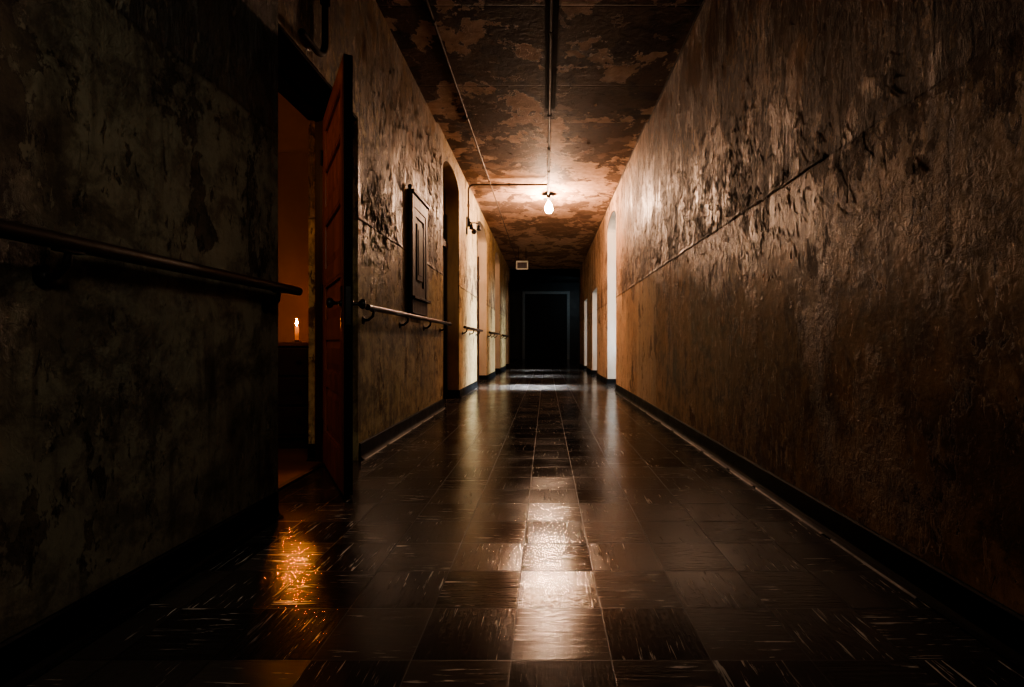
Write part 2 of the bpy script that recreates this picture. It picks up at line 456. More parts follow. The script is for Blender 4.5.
# cove base along the walls
def coveprof(side):
    s = side
    return [(0, 0), (.035 * s, 0), (.036 * s, .004), (.020 * s, .010), (.013 * s, .022), (.011 * s, .040), (.011 * s, .108), (.006 * s, .115), (0, .115)]
def base_run(bm, p0, p1, nrm):
    """extrude the cove profile from p0 to p1; nrm = unit vector out of the wall"""
    p0, p1, nrm = Vector(p0), Vector(p1), Vector(nrm)
    prof = coveprof(1)
    a = [bm.verts.new(p0 + nrm * u + Vector((0, 0, v))) for u, v in prof]
    b = [bm.verts.new(p1 + nrm * u + Vector((0, 0, v))) for u, v in prof]
    for i in range(len(prof)): 
        j = (i + 1) % len(prof)
        bm.faces.new((a[i], a[j], b[j], b[i]))
    bm.faces.new(a); bm.faces.new(list(reversed(b)))
def baseboards(xw, s, y0, y1, ops, depth):
    bm = new_bm(); y = y0
    for ya, yb, *_ in ops:
        base_run(bm, (xw, y, .001), (xw, ya, .001), (s, 0, 0))
        base_run(bm, (xw - s * depth, yb, .001), (xw, yb, .001), (0, -1, 0))
        base_run(bm, (xw - s * depth, ya, .001), (xw, ya, .001), (0, 1, 0))
        y = yb
    base_run(bm, (xw, y, .001), (xw, y1, .001), (s, 0, 0))
    return bm
struct('baseboard_left_near', baseboards(XL0, 1, YA, 2.36, [], .2), M_base, 'black cove base along the dark near left wall', 'baseboard')
struct('baseboard_left', baseboards(XL, 1, 3.52, YB, LOPS, .18), M_base, 'black cove base along the left wall past the open door', 'baseboard')
struct('baseboard_right', baseboards(XR, -1, YA, YB, ROPS, WT), M_base, 'black cove base along the long right wall', 'baseboard')
bm = new_bm(); base_run(bm, (XL - WT, 3.50, .001), (XL - .27, 3.50, .001), (0, -1, 0))
struct('baseboard_doorway', bm, M_base, 'short black cove base inside the open doorway', 'baseboard')
# broken pale ridge along the foot of the base
def ridge(x, s, runs):
    bm = new_bm(); r = random.Random(3)
    for y0, y1 in runs:
        y = y0
        while y < y1:
            ln = min(r.uniform(.35, .9), y1 - y)
            w = r.uniform(.001, .004)
            n = 6; A = []
            for i in range(n + 1):
                yy = y + ln * i / n; ww = w * (0.3 + 1.0 * math.sin(PI * min(max(i / n, .04), .96)))
                A.append([bm.verts.new((x, yy, .0005)), bm.verts.new((x + s * ww * .5, yy, .006)), bm.verts.new((x + s * (ww + .006), yy, .0005))])
            for a, b in zip(A, A[1:]):
                bm.faces.new((a[0], a[1], b[1], b[0])); bm.faces.new((a[1], a[2], b[2], b[1]))
            y += ln + r.uniform(.03, .12)
    return bm
struct('trim_1', ridge(XL + .036, 1, [(3.52, 6.3), (7.6, 9.4)]), M_paleline, 'thin pale line at the foot of the left wall base', 'floor edge')
struct('trim_2', ridge(XR - .036, -1, [(1.6, 8.7)]), M_paleline, 'thin pale line at the foot of the right wall base', 'floor edge')

# raised paint seam lines
def seam(x, s, z, runs, mat, wob=.010):
    bm = new_bm(); r = random.Random(11)
    for y0, y1 in runs:
        n = int((y1 - y0) / .12) + 1; A = []
        for i in range(n + 1):
            y = y0 + (y1 - y0) * i / n; zz = z + r.uniform(-wob, wob) * .4; d = r.uniform(.004, .010)
            A.append([bm.verts.new((x, y, zz + .030)), bm.verts.new((x + s * d, y, zz + .006)), bm.verts.new((x + s * d * .8, y, zz)), bm.verts.new((x, y, zz - .004))])
        for a, b in zip(A, A[1:]):
            for k in range(3): bm.faces.new((a[k], a[k + 1], b[k + 1], b[k]))
    return bm
struct('trim_3', seam(XR, -1, 1.60, [(2.2, 8.74), (10.03, 12.0), (13.3, 14.9)], M_right), M_right, 'raised lip of old paint running along the right wall', 'paint ridge')
struct('trim_4', seam(XL, 1, 1.66, [(3.5, 6.39), (7.56, 9.53), (11.15, 12.9)], M_left), M_left, 'raised lip of old paint running along the left wall', 'paint ridge')

bm = new_bm(); bx(bm, XR - .009, XR, 1.0, 5.99, H - .012, H); bx(bm, XR - .009, XR, 6.0, 14.8, H + .038, H + .05)
struct('trim_16', bm, M_paleline, 'thin pale bead where the right wall meets the ceiling', 'ceiling bead')
# door jamb linings, pale reveals of the right openings
def reveal(bm, xi, xo, ya, yb, zs, rise, t=.006):
    bx(bm, min(xi, xo), max(xi, xo), yb - t, yb + .0, 0.116, zs)
    bx(bm, min(xi, xo), max(xi, xo), ya, ya + t, 0.116, zs)
    N = 24; cy, hw = (ya + yb) / 2, (yb - ya) / 2
    P = [(cy - hw * math.cos(PI * i / N), zs + rise * math.sin(PI * i / N)) for i in range(N + 1)]
    for (a, za), (b, zb) in zip(P, P[1:]):
        quad(bm, (xi, a, za - t), (xo, a, za - t), (xo, b, zb - t), (xi, b, zb - t))
for i, (ya, yb, zs, rise) in enumerate(ROPS):
    bm = new_bm(); reveal(bm, XR + .012, XR + WT + .01, ya, yb, zs, rise)
    struct('trim_%d' % (5 + i), bm, M_palec, ['pale plastered lining of the nearest arched opening on the right', 'pale plastered lining of the middle doorway opening on the right', 'pale plastered lining of the farthest doorway opening on the right'][i], 'arch lining')
bm = new_bm(); reveal(bm, XL - .012, XL - .20, *LOPS[0])  # lining added in a lighter colour so the recess looks lit
struct('trim_15', bm, M_brown, 'brown lining lightened to brighten the first arched recess on the left', 'arch lining')
for i, (ya, yb, zs, rise) in enumerate(LOPS[1:]):
    bm = new_bm(); reveal(bm, XL - .012, XL - .20, ya, yb, zs, rise)
    struct('trim_%d' % (8 + i), bm, M_pale, ['pale plastered lining of the second arched recess on the left', 'pale plastered lining of the third arched recess on the left', 'pale plastered lining of the last arched recess on the left'][i], 'arch lining')

# ------------------------------------------------------------------ candle room on the left
RX0, RX1, RY0, RY1 = -4.2, XL - WT, 1.2, 4.75
bm = new_bm(); bx(bm, RX0 - .2, RX1, RY1, RY1 + .15, 2.58, 3.5)
struct('wall_room_upper', bm, M_room, 'upper band of candlelit plaster wall inside the side room', 'wall')
bm = new_bm(); bx(bm, RX0 - .2, RX1, RY1 - .015, RY1 + .15, 0, 2.58)
struct('wall_room_lower', bm, M_roomlow, 'darker candlelit plaster wall behind the dresser in the side room', 'wall')
bm = new_bm(); bx(bm, RX0 - .2, RX0, RY0, RY1, 0, 3.5)
struct('wall_room_side', bm, M_room, 'left plaster wall of the candlelit side room', 'wall')
bm = new_bm(); bx(bm, RX0 - .2, RX1 - .04, RY0 - .15, RY0, 0, 3.5)
struct('wall_room_front', bm, M_room, 'near plaster wall of the candlelit side room', 'wall')
bm = new_bm(); bx(bm, RX0 - .2, -1.47, RY0 - .15, RY1 + .15, -.15, .004)
struct('floor_room', bm, M_roomfloor, 'worn brown floorboards of the candlelit side room', 'floor')
bm = new_bm(); bx(bm, RX0 - .2, RX1 - .04 + .04, RY0 - .15, RY1 + .15, 3.5, 3.6)
struct('ceiling_room', bm, M_room, 'plaster ceiling of the candlelit side room', 'ceiling')

# door frame inside the reveal
bm = new_bm()
bx(bm, -1.565, -1.49, 3.455, 3.50, 0, 2.35, bev=.003)
bx(bm, -1.53, -1.49, 3.440, 3.456, 0, 2.31, bev=.002)
bx(bm, -1.565, -1.49, 2.38, 2.42, 0, 2.35, bev=.003)
struct('trim_11', bm, M_frame, 'dark wood frame of the open doorway', 'door frame')
bm = new_bm(); bx(bm, -1.50, -1.46, 2.38, 3.5, 0, .010, bev=.003)
struct('trim_12', bm, M_doorD, 'dark wooden threshold strip of the open doorway', 'threshold')

bm = new_bm(); bx(bm, XL - WT + .001, XL - .004, 2.385, 3.495, 2.334, 2.349)  # black lining added to paint the soffit's shade; frame header below
bx(bm, -1.565, -1.49, 2.42, 3.455, 2.308, 2.334)
struct('trim_14', bm, M_matte, 'black shade lining and frame header under the lintel of the open doorway', 'door frame')

# the open panelled door
def panel_leaf(name, mat, O, ang, L, HT, TH, panels, label, stile=.115, knob_side=1, hw=True, sub=None):
    """leaf in local coords: x along the leaf from the hinge, y thickness (0..TH), z up"""
    R = Matrix.Translation(Vector(O)) @ Matrix.Rotation(ang, 4, 'Z')
    bm = new_bm()
    bx(bm, 0, stile, 0, TH, .012, HT, R, .002)
    bx(bm, L - stile, L, 0, TH, .012, HT, R, .002)
    zs = [.012] + [v for p in panels for v in p] + [HT]
    for a, b in zip(zs[0::2], zs[1::2]):
        bx(bm, stile, L - stile, 0, TH, a, b, R)
    if len(panels[0]) and L > 1.0:      # a mullion up the middle of wide leaves
        pass
    root = obj(name, bm, mat)
    root['kind'] = 'structure'; root['label'] = label; root['category'] = 'door'
    for a, b in panels:
        bm = new_bm()
        bx(bm, stile - .003, L - stile + .003, TH / 2 - .006, TH / 2 + .006, a - .003, b + .003, R)
        m = .045
        for (ya, yb, yf) in ((0.006, TH / 2 - .006, 0), (TH - .006, TH / 2 + .006, 1)):
            # sloped raised field
            x0, x1, z0, z1 = stile + .02, L - stile - .02, a + .02, b - .02
            o = [(x0, yb, z0), (x1, yb, z0), (x1, yb, z1), (x0, yb, z1)]
            i = [(x0 + m, ya, z0 + m), (x1 - m, ya, z0 + m), (x1 - m, ya, z1 - m), (x0 + m, ya, z1 - m)]
            vo = [bm.verts.new(R @ Vector(p)) for p in o]; vi = [bm.verts.new(R @ Vector(p)) for p in i]
            for k in range(4): bm.faces.new((vo[k], vo[(k + 1) % 4], vi[(k + 1) % 4], vi[k]))
            bm.faces.new(vi)
        # sticking moulding round the panel
        for ya, yb in ((.002, .014), (TH - .014, TH - .002)):
            w = .014
            for q in ((stile, L - stile, a, a + w), (stile, L - stile, b - w, b), (stile, stile + w, a, b), (L - stile - w, L - stile, a, b)):
                bx(bm, q[0], q[1], ya, yb, q[2], q[3], R)
        obj('panel', bm, mat, root)
    return root, R
hinge = (-1.500, 3.425, 0); free = (-1.048, 2.64, 0)
L = math.hypot(free[0] - hinge[0], free[1] - hinge[1]); ang = math.atan2(free[1] - hinge[1], free[0] - hinge[0])
PAN = [(.22, .54), (.62, .84), (.94, 1.18), (1.27, 1.58), (1.67, 1.93), (2.01, 2.20)]
door, R = panel_leaf('door_1', M_door, hinge, ang, L, 2.305, .045, PAN, 'open red-brown panelled door standing ajar into the corridor, lit by candle')
# local y runs 0..TH to the left of the leaf direction: +y is away from the candle room
def local_bm(fn):
    bm = new_bm(); fn(bm); return bm
def plate(y0, y1):
    bm = new_bm(); bx(bm, L - .083, L - .033, y0, y1, .885, 1.105, R, .002)
    tube(bm, [R @ Vector((L - .058, y0 + (y1 - y0) / 2 - .006, .93)), R @ Vector((L - .058, y0 + (y1 - y0) / 2 + .006, .93))], .008, 10)
    return bm
def knob(sgn, y0):
    bm = new_bm()
    prof = [(.017, 0), (.017, .006), (.009, .012), (.008, .030), (.013, .038), (.024, .046), (.028, .056), (.026, .066), (.016, .072), (.0, .073)]
    A = Matrix.Rotation(-PI / 2 * sgn, 4, 'X') if True else None
    RR = R @ Matrix.Translation(Vector((L - .058, y0, 1.015))) @ Matrix.Rotation(-PI / 2 * sgn, 4, 'X')
    for v in prof: pass
    lathe(bm, prof, (0, 0, 0), 24, 'z', RR)
    return bm
for sgn, y0, y1, yk in ((-1, -.004, .001, -.003), (1, .044, .049, .048)):
    pl = obj('knob_plate', plate(y0, y1), M_iron, door)
    obj('door_knob', knob(sgn, yk), M_iron, pl, True)
bm = new_bm(); bx(bm, L - .0005, L + .0015, .001, .0445, .013, 2.304, R)
obj('leaf_edge_shade', bm, M_matte, door)  # thin black strip painting shade over the leaf's free edge
bm = new_bm(); bx(bm, L - .001, L + .003, .010, .035, .90, 1.10, R)
obj('latch_plate', bm, M_iron, door)
for hz in (.25, 1.15, 2.05):
    bm = new_bm()
    tube(bm, [R @ Vector((-.004, -.006, hz - .05)), R @ Vector((-.004, -.006, hz + .05))], .008, 10)
    bx(bm, -.002, .03, -.002, .001, hz - .045, hz + .045, R)
    obj('hinge', bm, M_iron, door)

# the dresser and candle
DX0, DX1, DY0, DY1, DZ = -2.95, -1.70, 3.84, 4.34, .815
dr = thing('dresser', 'dark wooden dresser seen through the open doorway, carrying a candle', 'dresser', ((DX0 + DX1) / 2, (DY0 + DY1) / 2, .004))
bm = new_bm()
bx(bm, DX0, DX1, DY0 + .01, DY1, .09, DZ - .03, bev=.003)
bx(bm, DX0 + .02, DX1 - .02, DY0 + .04, DY1 - .01, .006, .09)
obj('body', bm, M_dresser, dr)
bm = new_bm(); bx(bm, DX0 - .02, DX1 + .02, DY0 - .012, DY1 + .01, DZ - .03, DZ, bev=.005)
obj('top', bm, M_dtop, dr)
for c in range(2):
    for r_ in range(3):
        xa = DX0 + .03 + c * (DX1 - DX0 - .03) / 2; xb = xa + (DX1 - DX0) / 2 - .045
        za = .12 + r_ * .222; zb = za + .205
        bm = new_bm(); bx(bm, xa, xb, DY0 - .006, DY0 + .012, za, zb, bev=.004)
        d = obj('drawer', bm, M_dresser, dr)
        for kx in (xa + .12, xb - .12):
            bm = new_bm(); lathe(bm, [(.006, 0), (.006, .012), (.015, .018), (.014, .028), (0, .031)], (kx, DY0 - .005, (za + zb) / 2), 16, 'y', Matrix.Scale(-1, 4, Vector((0, 1, 0))))
            obj('knob', bm, M_iron, d, True)
CX, CY = -1.930, 3.95
cn = thing('candle', 'lit wax candle on the dark dresser inside the open doorway', 'candle', (CX, CY, DZ))
bm = new_bm()
lathe(bm, [(.034, .0005), (.036, .004), (.030, .006), (.016, .007), (.015, .016), (.0135, .016)], (CX, CY, DZ), 24)
obj('holder', bm, M_iron, cn, True)
bm = new_bm()
lathe(bm, [(.0125, .006), (.0130, .02), (.0132, .07), (.0122, .118), (.0115, .124), (.009, .127), (.005, .123), (0, .121)], (CX, CY, DZ), 24)
for a, ln in ((.3, .05), (2.2, .035), (4.0, .065), (5.2, .028)):
    px, py = CX + .0125 * math.cos(a), CY + .0125 * math.sin(a)
    tube(bm, [(px, py, DZ + .123), (px * 1 + .0008 * math.cos(a), py, DZ + .123 - ln * .6), (px, py, DZ + .123 - ln)], [.0018, .0024, .0034], 8)
obj('wax', bm, M_wax, cn, True)
bm = new_bm(); tube(bm, [(CX, CY, DZ + .121), (CX, CY, DZ + .130), (CX + .002, CY, DZ + .137)], .0013, 6)
obj('wick', bm, M_iron, cn)
bm = new_bm(); lathe(bm, [(.0008, .130), (.0050, .136), (.0072, .144), (.0066, .153), (.0038, .165), (.0012, .176), (0, .180)], (CX, CY, DZ), 16)
obj('flame', bm, M_flame, cn, True)

# ------------------------------------------------------------------ wall cupboard
cu = thing('wall_cupboard', 'brown panelled wooden cupboard on the left wall beyond the open door', 'cupboard', (XL, 5.0, 1.1))
y0, y1, z0, z1 = 4.74, 5.34, 1.09, 2.215
XF = XL + .05
bm = new_bm()
bx(bm, XL, XF, y0, y0 + .075, z0, z1, bev=.004)
bx(bm, XL, XF, y1 - .075, y1, z0, z1, bev=.004)
bx(bm, XL, XF, y0 + .075, y1 - .075, z1 - .12, z1, bev=.003)
bx(bm, XL, XF, y0 + .075, y1 - .075, z0, z0 + .13, bev=.003)
obj('frame', bm, M_cup, cu)
bm = new_bm(); bx(bm, XL, XF + .03, y0 - .02, y1 + .04, z0 + .135, z0 + .16, bev=.005)
obj('sill', bm, M_cup, cu)
bm = new_bm(); bx(bm, XL, XF + .018, y0 - .01, y1 + .02, z1, z1 + .028, bev=.004)
obj('cornice', bm, M_cup, cu)
bm = new_bm()
bx(bm, XL, XF - .020, y0 + .075, y1 - .075, z0 + .13, z1 - .12)
for (a, b, c, d) in ((y0 + .075, y0 + .135, z0 + .16, z1 - .12), (y1 - .135, y1 - .075, z0 + .16, z1 - .12), (y0 + .135, y1 - .135, z1 - .19, z1 - .12), (y0 + .135, y1 - .135, z0 + .16, z0 + .27)):
    bx(bm, XF - .021, XF - .006, a, b, c, d, bev=.002)
dd = obj('door', bm, M_cup, cu)
bm = new_bm(); bx(bm, XF - .021, XF - .002, y0 + .185, y1 - .185, z0 + .33, z1 - .25, bev=.007)
bx(bm, XF - .004, XF + .004, y0 + .225, y1 - .225, z0 + .38, z1 - .30, bev=.003)
obj('raised_panel', bm, M_cup, dd)
bm = new_bm(); tube(bm, [(XL + .03, y0 - .012, z0 + .02), (XL + .03, y0 - .012, z1 + .03)], .013, 10)
lathe(bm, [(.013, 0), (.020, .008), (.020, .025), (.012, .035), (0, .037)], (XL + .03, y0 - .012, z1 + .03), 14)
obj('bolt_rod', bm, M_iron, cu, True)

# ------------------------------------------------------------------ handrails
def handrail(xw, ya, yb, z, brackets, label, r=.021, off=.075):
    root = thing('handrail', label, 'handrail', (xw, (ya + yb) / 2, z), 'wall handrails along the left side')
    del root['group']
    x = xw + off
    bm = new_bm()
    tube(bm, [(x, ya, z), (x, ya + .004, z), (x, yb - .004, z), (x, yb, z)], [r * .82, r, r, r * .82], 16)
    obj('rail', bm, M_rail, root, True)
    for y in brackets:
        bm = new_bm()
        lathe(bm, [(.030, 0), (.030, .005), (.018, .009), (.012, .014)], (xw, y, z - .085), 16, 'x')
        tube(bm, [(xw + .008, y, z - .085), (xw + off * .5, y, z - .082), (xw + off * .92, y, z - .055), (x, y, z - r * .9)], [.010, .010, .010, .008], 10)
        bx(bm, x - .012, x + .012, y - .035, y + .035, z - r - .004, z - r + .004, bev=.002)
        obj('bracket', bm, M_iron, root, True)
    return root
handrail(XL0, -1.0, 2.45, 1.052, (.25, 1.27, 2.27), 'black round handrail on the dark wall left of the open door', off=.062)
handrail(XL, 3.47, 6.46, 1.052, (3.60, 4.50, 5.38, 6.20), 'dark wooden handrail on iron brackets below the wall cupboard')
handrail(XL, 7.62, 9.72, 1.052, (7.85, 8.60, 9.35), 'short handrail between the first and second arched openings on the left')
handrail(XL, 11.00, 13.20, 1.052, (11.3, 12.0, 12.7), 'short handrail between the second and third arched openings on the left')
handrail(XL, 14.35, 16.30, 1.052, (14.6, 15.9), 'farthest short handrail in the gloom on the left wall')

# ------------------------------------------------------------------ closed doors in the left recesses
def arched_door(n, ya, yb, zs, rise, label):
    x1 = XL - .20; x0 = x1 - .05
    bm = new_bm()
    N = 20; cy, hw = (ya + yb) / 2, (yb - ya) / 2 - .008
    P = [(cy - hw * math.cos(PI * i / N), zs + rise * math.sin(PI * i / N) - .01) for i in range(N + 1)]
    front = [(ya + .008, .004)] + P + [(yb - .008, .004)]
    a = [bm.verts.new((x1, y, z)) for y, z in front]; b = [bm.verts.new((x0, y, z)) for y, z in front]
    bm.faces.new(a); bm.faces.new(list(reversed(b)))
    for i in range(len(a)): bm.faces.new((a[i], a[(i + 1) % len(a)], b[(i + 1) % len(a)], b[i]))
    root = obj('door_%d' % n, bm, M_doorD)
    root['kind'] = 'structure'; root['label'] = label; root['category'] = 'door'
    bm = new_bm()
    bx(bm, x1, x1 + .03, ya + .01, ya + .09, .004, zs - .3, bev=.003); bx(bm, x1, x1 + .03, yb - .09, yb - .01, .004, zs - .3, bev=.003)
    bx(bm, x1, x1 + .04, ya + .01, yb - .01, 2.20, 2.29, bev=.003)
    obj('door_frame', bm, M_frame, root)
    for (a_, b_) in ((.25, .95), (1.10, 2.05)):
        for (p, q) in ((ya + .17, cy - .04), (cy + .04, yb - .17)):
            bm = new_bm(); bx(bm, x1 - .001, x1 + .012, p, q, a_, b_, bev=.006)
            obj('panel', bm, M_doorD, root)
    bm = new_bm(); lathe(bm, [(.02, 0), (.02, .004), (.008, .01), (.008, .03), (.026, .042), (.026, .052), (0, .06)], (x1, ya + .125, 1.02), 18, 'x')
    obj('door_knob', bm, M_iron, root, True)
for i, (op, lab) in enumerate(zip(LOPS, ['dark closed door deep in the first arched recess on the left', 'dark closed door in the second arched recess on the left', 'dark closed door in the third arched recess on the left', 'dark closed door in the last arched recess on the left'])):
    arched_door(2 + i, *op, lab)

# ------------------------------------------------------------------ daylight rooms behind the right openings
QX0, QX1 = XR + WT, 5.2
walls = [8.0, 10.95, 14.1, 17.1]
for i in range(4):
    bm = new_bm(); bx(bm, QX0, QX1, walls[i] - .06, walls[i] + .06, 0, 3.5)
    struct('wall_side_room_%d' % (i + 1), bm, M_pale, ['near cross wall of the first daylit room on the right', 'cross wall between first and second daylit rooms', 'cross wall between second and third daylit rooms', 'far cross wall of the third daylit room'][i], 'wall')
bm = new_bm(); bx(bm, QX0, QX1 + .2, 7.9, 17.2, 3.5, 3.6)
struct('ceiling_side_rooms', bm, M_pale, 'ceiling over the daylit rooms on the right', 'ceiling')
wins = [(8.95, 10.05), (12.1, 13.25), (15.0, 16.0)]
bm = new_bm()
y = 7.9
for a, b in wins:
    bx(bm, QX1, QX1 + .2, y, a, 0, 3.5); bx(bm, QX1, QX1 + .2, a, b, 0, .9); bx(bm, QX1, QX1 + .2, a, b, 2.7, 3.5); y = b
bx(bm, QX1, QX1 + .2, y, 17.2, 0, 3.5)
struct('wall_side_rooms_outer', bm, M_pale, 'outer wall with windows of the daylit rooms on the right', 'wall')
for i, (a, b) in enumerate(wins):
    bm = new_bm()
    for q in ((a, a + .05, .9, 2.7), (b - .05, b, .9, 2.7), (a, b, .9, .96), (a, b, 2.64, 2.7), (a, b, 1.77, 1.82), ((a + b) / 2 - .02, (a + b) / 2 + .02, .9, 2.7)):
        bx(bm, QX1 + .04, QX1 + .10, *q)
    w = struct('window_%d' % (i + 1), bm, M_white, ['sash window of the first daylit room on the right', 'sash window of the second daylit room on the right', 'sash window of the third daylit room on the right'][i], 'window')
    bm = new_bm(); bx(bm, QX1 + .066, QX1 + .072, a + .04, b - .04, .94, 2.66)
    obj('pane', bm, M_pane, w)

def area(name, loc, target, sx, sy, power, color, spread=None):
    l = bpy.data.lights.new(name, 'AREA'); l.shape = 'RECTANGLE'; l.size = sx; l.size_y = sy; l.energy = power; l.color = color
    if spread is not None: l.spread = math.radians(spread)
    o = bpy.data.objects.new(name, l); COL.objects.link(o); o.location = loc
    o.rotation_euler = (Vector(target) - Vector(loc)).to_track_quat('-Z', 'Z').to_euler()
    return o
for i, (a, b) in enumerate(wins):
    c = (a + b) / 2
    area('window_daylight', (QX1 - .03, c, 1.85), (XR, c + .05, 1.15), b - a, 1.7, [230, 80, 60][i], (.85, .93, 1.0), 60)
    area('daylight_shaft', (QX1 - .35, c, 2.75), (-.3, c + .02, .0), .55, 1.3, [150, 35, 22][i], (.80, .90, 1.0), 5)

# ------------------------------------------------------------------ far lobby and end doors
bm = new_bm(); bx(bm, -3, XL - WT + .02, YB - .0, YB + .15, 0, 4.1); bx(bm, XR + WT - .02, 5.5, YB, YB + .15, 0, 4.1)
bx(bm, XL - WT, XR + WT, YB, YB + .15, H + .04, 4.1); bx(bm, XL - .34, XL + .02, YB, YB + .15, 0, 3.5); bx(bm, XR - .02, XR + .34, YB, YB + .15, 0, 3.5)
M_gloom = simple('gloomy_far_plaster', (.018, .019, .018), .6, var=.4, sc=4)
struct('wall_lobby_front', bm, M_gloom, 'dark wall round the far mouth of the corridor', 'wall')
bm = new_bm(); bx(bm, -2.3, -2.1, YB, 27.6, 0, 4.1)
struct('wall_lobby_left', bm, M_gloom, 'left wall of the dark far lobby', 'wall')
bm = new_bm(); bx(bm, 2.1, 2.3, YB, 27.6, 0, 4.1)
struct('wall_lobby_right', bm, M_gloom, 'right wall of the dark far lobby', 'wall')
bm = new_bm(); bx(bm, -2.3, 2.3, 27.4, 27.6, 0, 4.1)
struct('wall_end', bm, M_gloom, 'black end wall of the corridor', 'wall')
bm = new_bm(); bx(bm, -2.3, 2.3, YB, 27.6, 4.1, 4.2)
struct('ceiling_lobby', bm, M_gloom, 'dark ceiling of the far lobby', 'ceiling')
M_endframe = simple('grey_end_frame_paint', (.16, .19, .19), .5, var=.4)
bm = new_bm()
bx(bm, -1.27, -1.12, 27.28, 27.4, .0, 3.62, bev=.01); bx(bm, 1.12, 1.27, 27.28, 27.4, .0, 3.62, bev=.01); bx(bm, -1.12, 1.12, 27.28, 27.4, 3.47, 3.62, bev=.01)
struct('trim_13', bm, M_endframe, 'grey frame around the double doors at the far end of the corridor', 'door frame')
bm = new_bm()
bx(bm, -1.12, -.01, 27.32, 27.39, .01, 3.46, bev=.005); bx(bm, .01, 1.12, 27.32, 27.39, .01, 3.46, bev=.005)
M_enddoor = simple('black_end_door_paint', (.011, .011, .011), .6, spec=.2)
e = struct('door_6', bm, M_enddoor, 'dark tall double door at the far end of the corridor', 'door')
for sx in (-1, 1):
    for (a, b) in ((.3, 1.2), (1.45, 2.9)):
        bm = new_bm(); bx(bm, min(sx * .2, sx * .92), max(sx * .2, sx * .92), 27.30, 27.325, a, b, bev=.01)
        obj('panel', bm, M_enddoor, e)
    bm = new_bm(); tube(bm, [(sx * .10, 27.32, 1.0), (sx * .10, 27.26, 1.0), (sx * .10, 27.26, 1.25), (sx * .10, 27.32, 1.25)], .012, 8)
    obj('door_handle', bm, M_iron, e)
# cool fill added to make the far door frame faintly visible
area('lobby_fill_light', (1.9, 25.0, 3.2), (-.6, 27.2, 1.8), .8, .8, 14, (.6, .85, 1.0))

# ------------------------------------------------------------------ ceiling services
def pipe(name, pts, r, mat, label, cat, clips=(), clipmat=None):
    bm = new_bm(); tube(bm, pts, r, 14)
    t = thing(name, label, cat, pts[0])
    obj('tube', bm, mat, t, True)
    for c, ax in clips:
        bm = new_bm(); c = Vector(c)
        d = {'x': Vector((1, 0, 0)), 'y': Vector((0, 1, 0)), 'z': Vector((0, 0, 1))}[ax]
        tube(bm, [c - d * .02, c - d * .018, c + d * .018, c + d * .02], [r * 1.15, r * 1.5, r * 1.5, r * 1.15], 14)
        obj('coupling', bm, clipmat or mat, t, True)
    return t
PZ = H - .030
pipe('conduit_pipe', [(-.90, YA, PZ + .018), (-.90, YB, PZ + .018)], .0105, M_pipe, 'thin pale pipe running the length of the ceiling near the left wall', 'pipe',
     [((-.90, y, PZ + .018 - .004), 'y') for y in (2.2, 4.1, 5.85, 8.1, 10.4, 12.8, 15.2)])
pipe('conduit_pipe', [(.04, YA, PZ), (.04, 6.03, PZ), (.04, 6.13, PZ + .035), (.04, 8.90, PZ + .035)], .014, M_pipeD, 'dark pipe along the middle of the ceiling leading to the bulb', 'pipe',
     [((.04, y, PZ + (.035 if y > 6 else 0)), 'y') for y in (2.6, 4.2, 5.72, 6.8, 7.7)])
# wide dark raceway box over the nearer part of the middle pipe
bm = new_bm(); bx(bm, .035 - .04, .035 + .065, YA + .01, 5.62, PZ + .0225, H - .0005, bev=.002)
tag(obj('cable_raceway', bm, M_matte), 'black flat raceway above the middle ceiling pipe', 'raceway')
YP = 8.29; rb = .09
pts = [(.015, YP, PZ + .02), (XL + .03 + rb, YP, PZ + .02)] + [(XL + .03 + rb + rb * math.cos(a), YP, PZ + .02 - rb + rb * math.sin(a)) for a in [PI / 2 + PI / 2 * i / 6 for i in range(1, 7)]] + [(XL + .03, YP, 2.84)]
pipe('conduit_pipe', pts, .015, M_pipe, 'pipe crossing the ceiling from the bulb and bending down the left wall', 'pipe', [((-.6, YP, PZ + .02), 'x'), ((XL + .03, YP, 3.05), 'z')])
# sooty pipe elbow above the open door
cx = XL + .034
y_ = 2.90; r_ = .11; zr = 2.405
pts = [(cx, y_, H)] + [(cx, y_, zr + r_)] + [(cx, y_ - r_ + r_ * math.cos(a), zr + r_ + r_ * math.sin(a)) for a in [-PI / 2 * i / 6 for i in range(1, 7)]] + [(cx, 2.68, zr), (cx, 2.62, zr)]
pipe('conduit_pipe', pts, .018, M_pipeD, 'dark pipe coming down the wall above the open door and turning aside', 'pipe', [((cx, y_, 2.75), 'z')])
pipe('conduit_pipe', [(0.0, 17.6, H + .034), (1.0, 17.6, H + .034)], .014, M_pipe, 'short pipe across the ceiling before the dark far end', 'pipe', [((.08, 17.6, H + .034), 'x')])

# the ceiling bulb
BX, BY, HC = .050, 9.0, H + .05
lamp = thing('ceiling_bulb', 'bare glowing bulb under a round plate in the middle of the ceiling', 'light', (BX, BY, HC))
bm = new_bm(); lathe(bm, [(.045, 0), (.045, -.02), (.034, -.045), (.022, -.05), (.022, -.085)], (BX, BY, HC), 24)
obj('ceiling_rose', bm, M_pipeD, lamp, True)
for s in (-.03, .03):
    bm = new_bm(); tube(bm, [(BX + s, BY - .60, HC - .008), (BX + s * 1.1, BY - .30, HC - .012), (BX + s, BY - .03, HC - .012)], .0045, 8)
    obj('wire', bm, M_iron, lamp, True)
bm = new_bm(); lathe(bm, [(.024, -.080), (.060, -.084), (.098, -.092), (.100, -.100), (.096, -.101), (.030, -.092), (.022, -.092)], (BX, BY, HC), 32)
obj('plate', bm, M_matte, lamp, True)
bm = new_bm(); lathe(bm, [(.020, -.085), (.022, -.10), (.022, -.135), (.018, -.14)], (BX, BY, HC), 20)
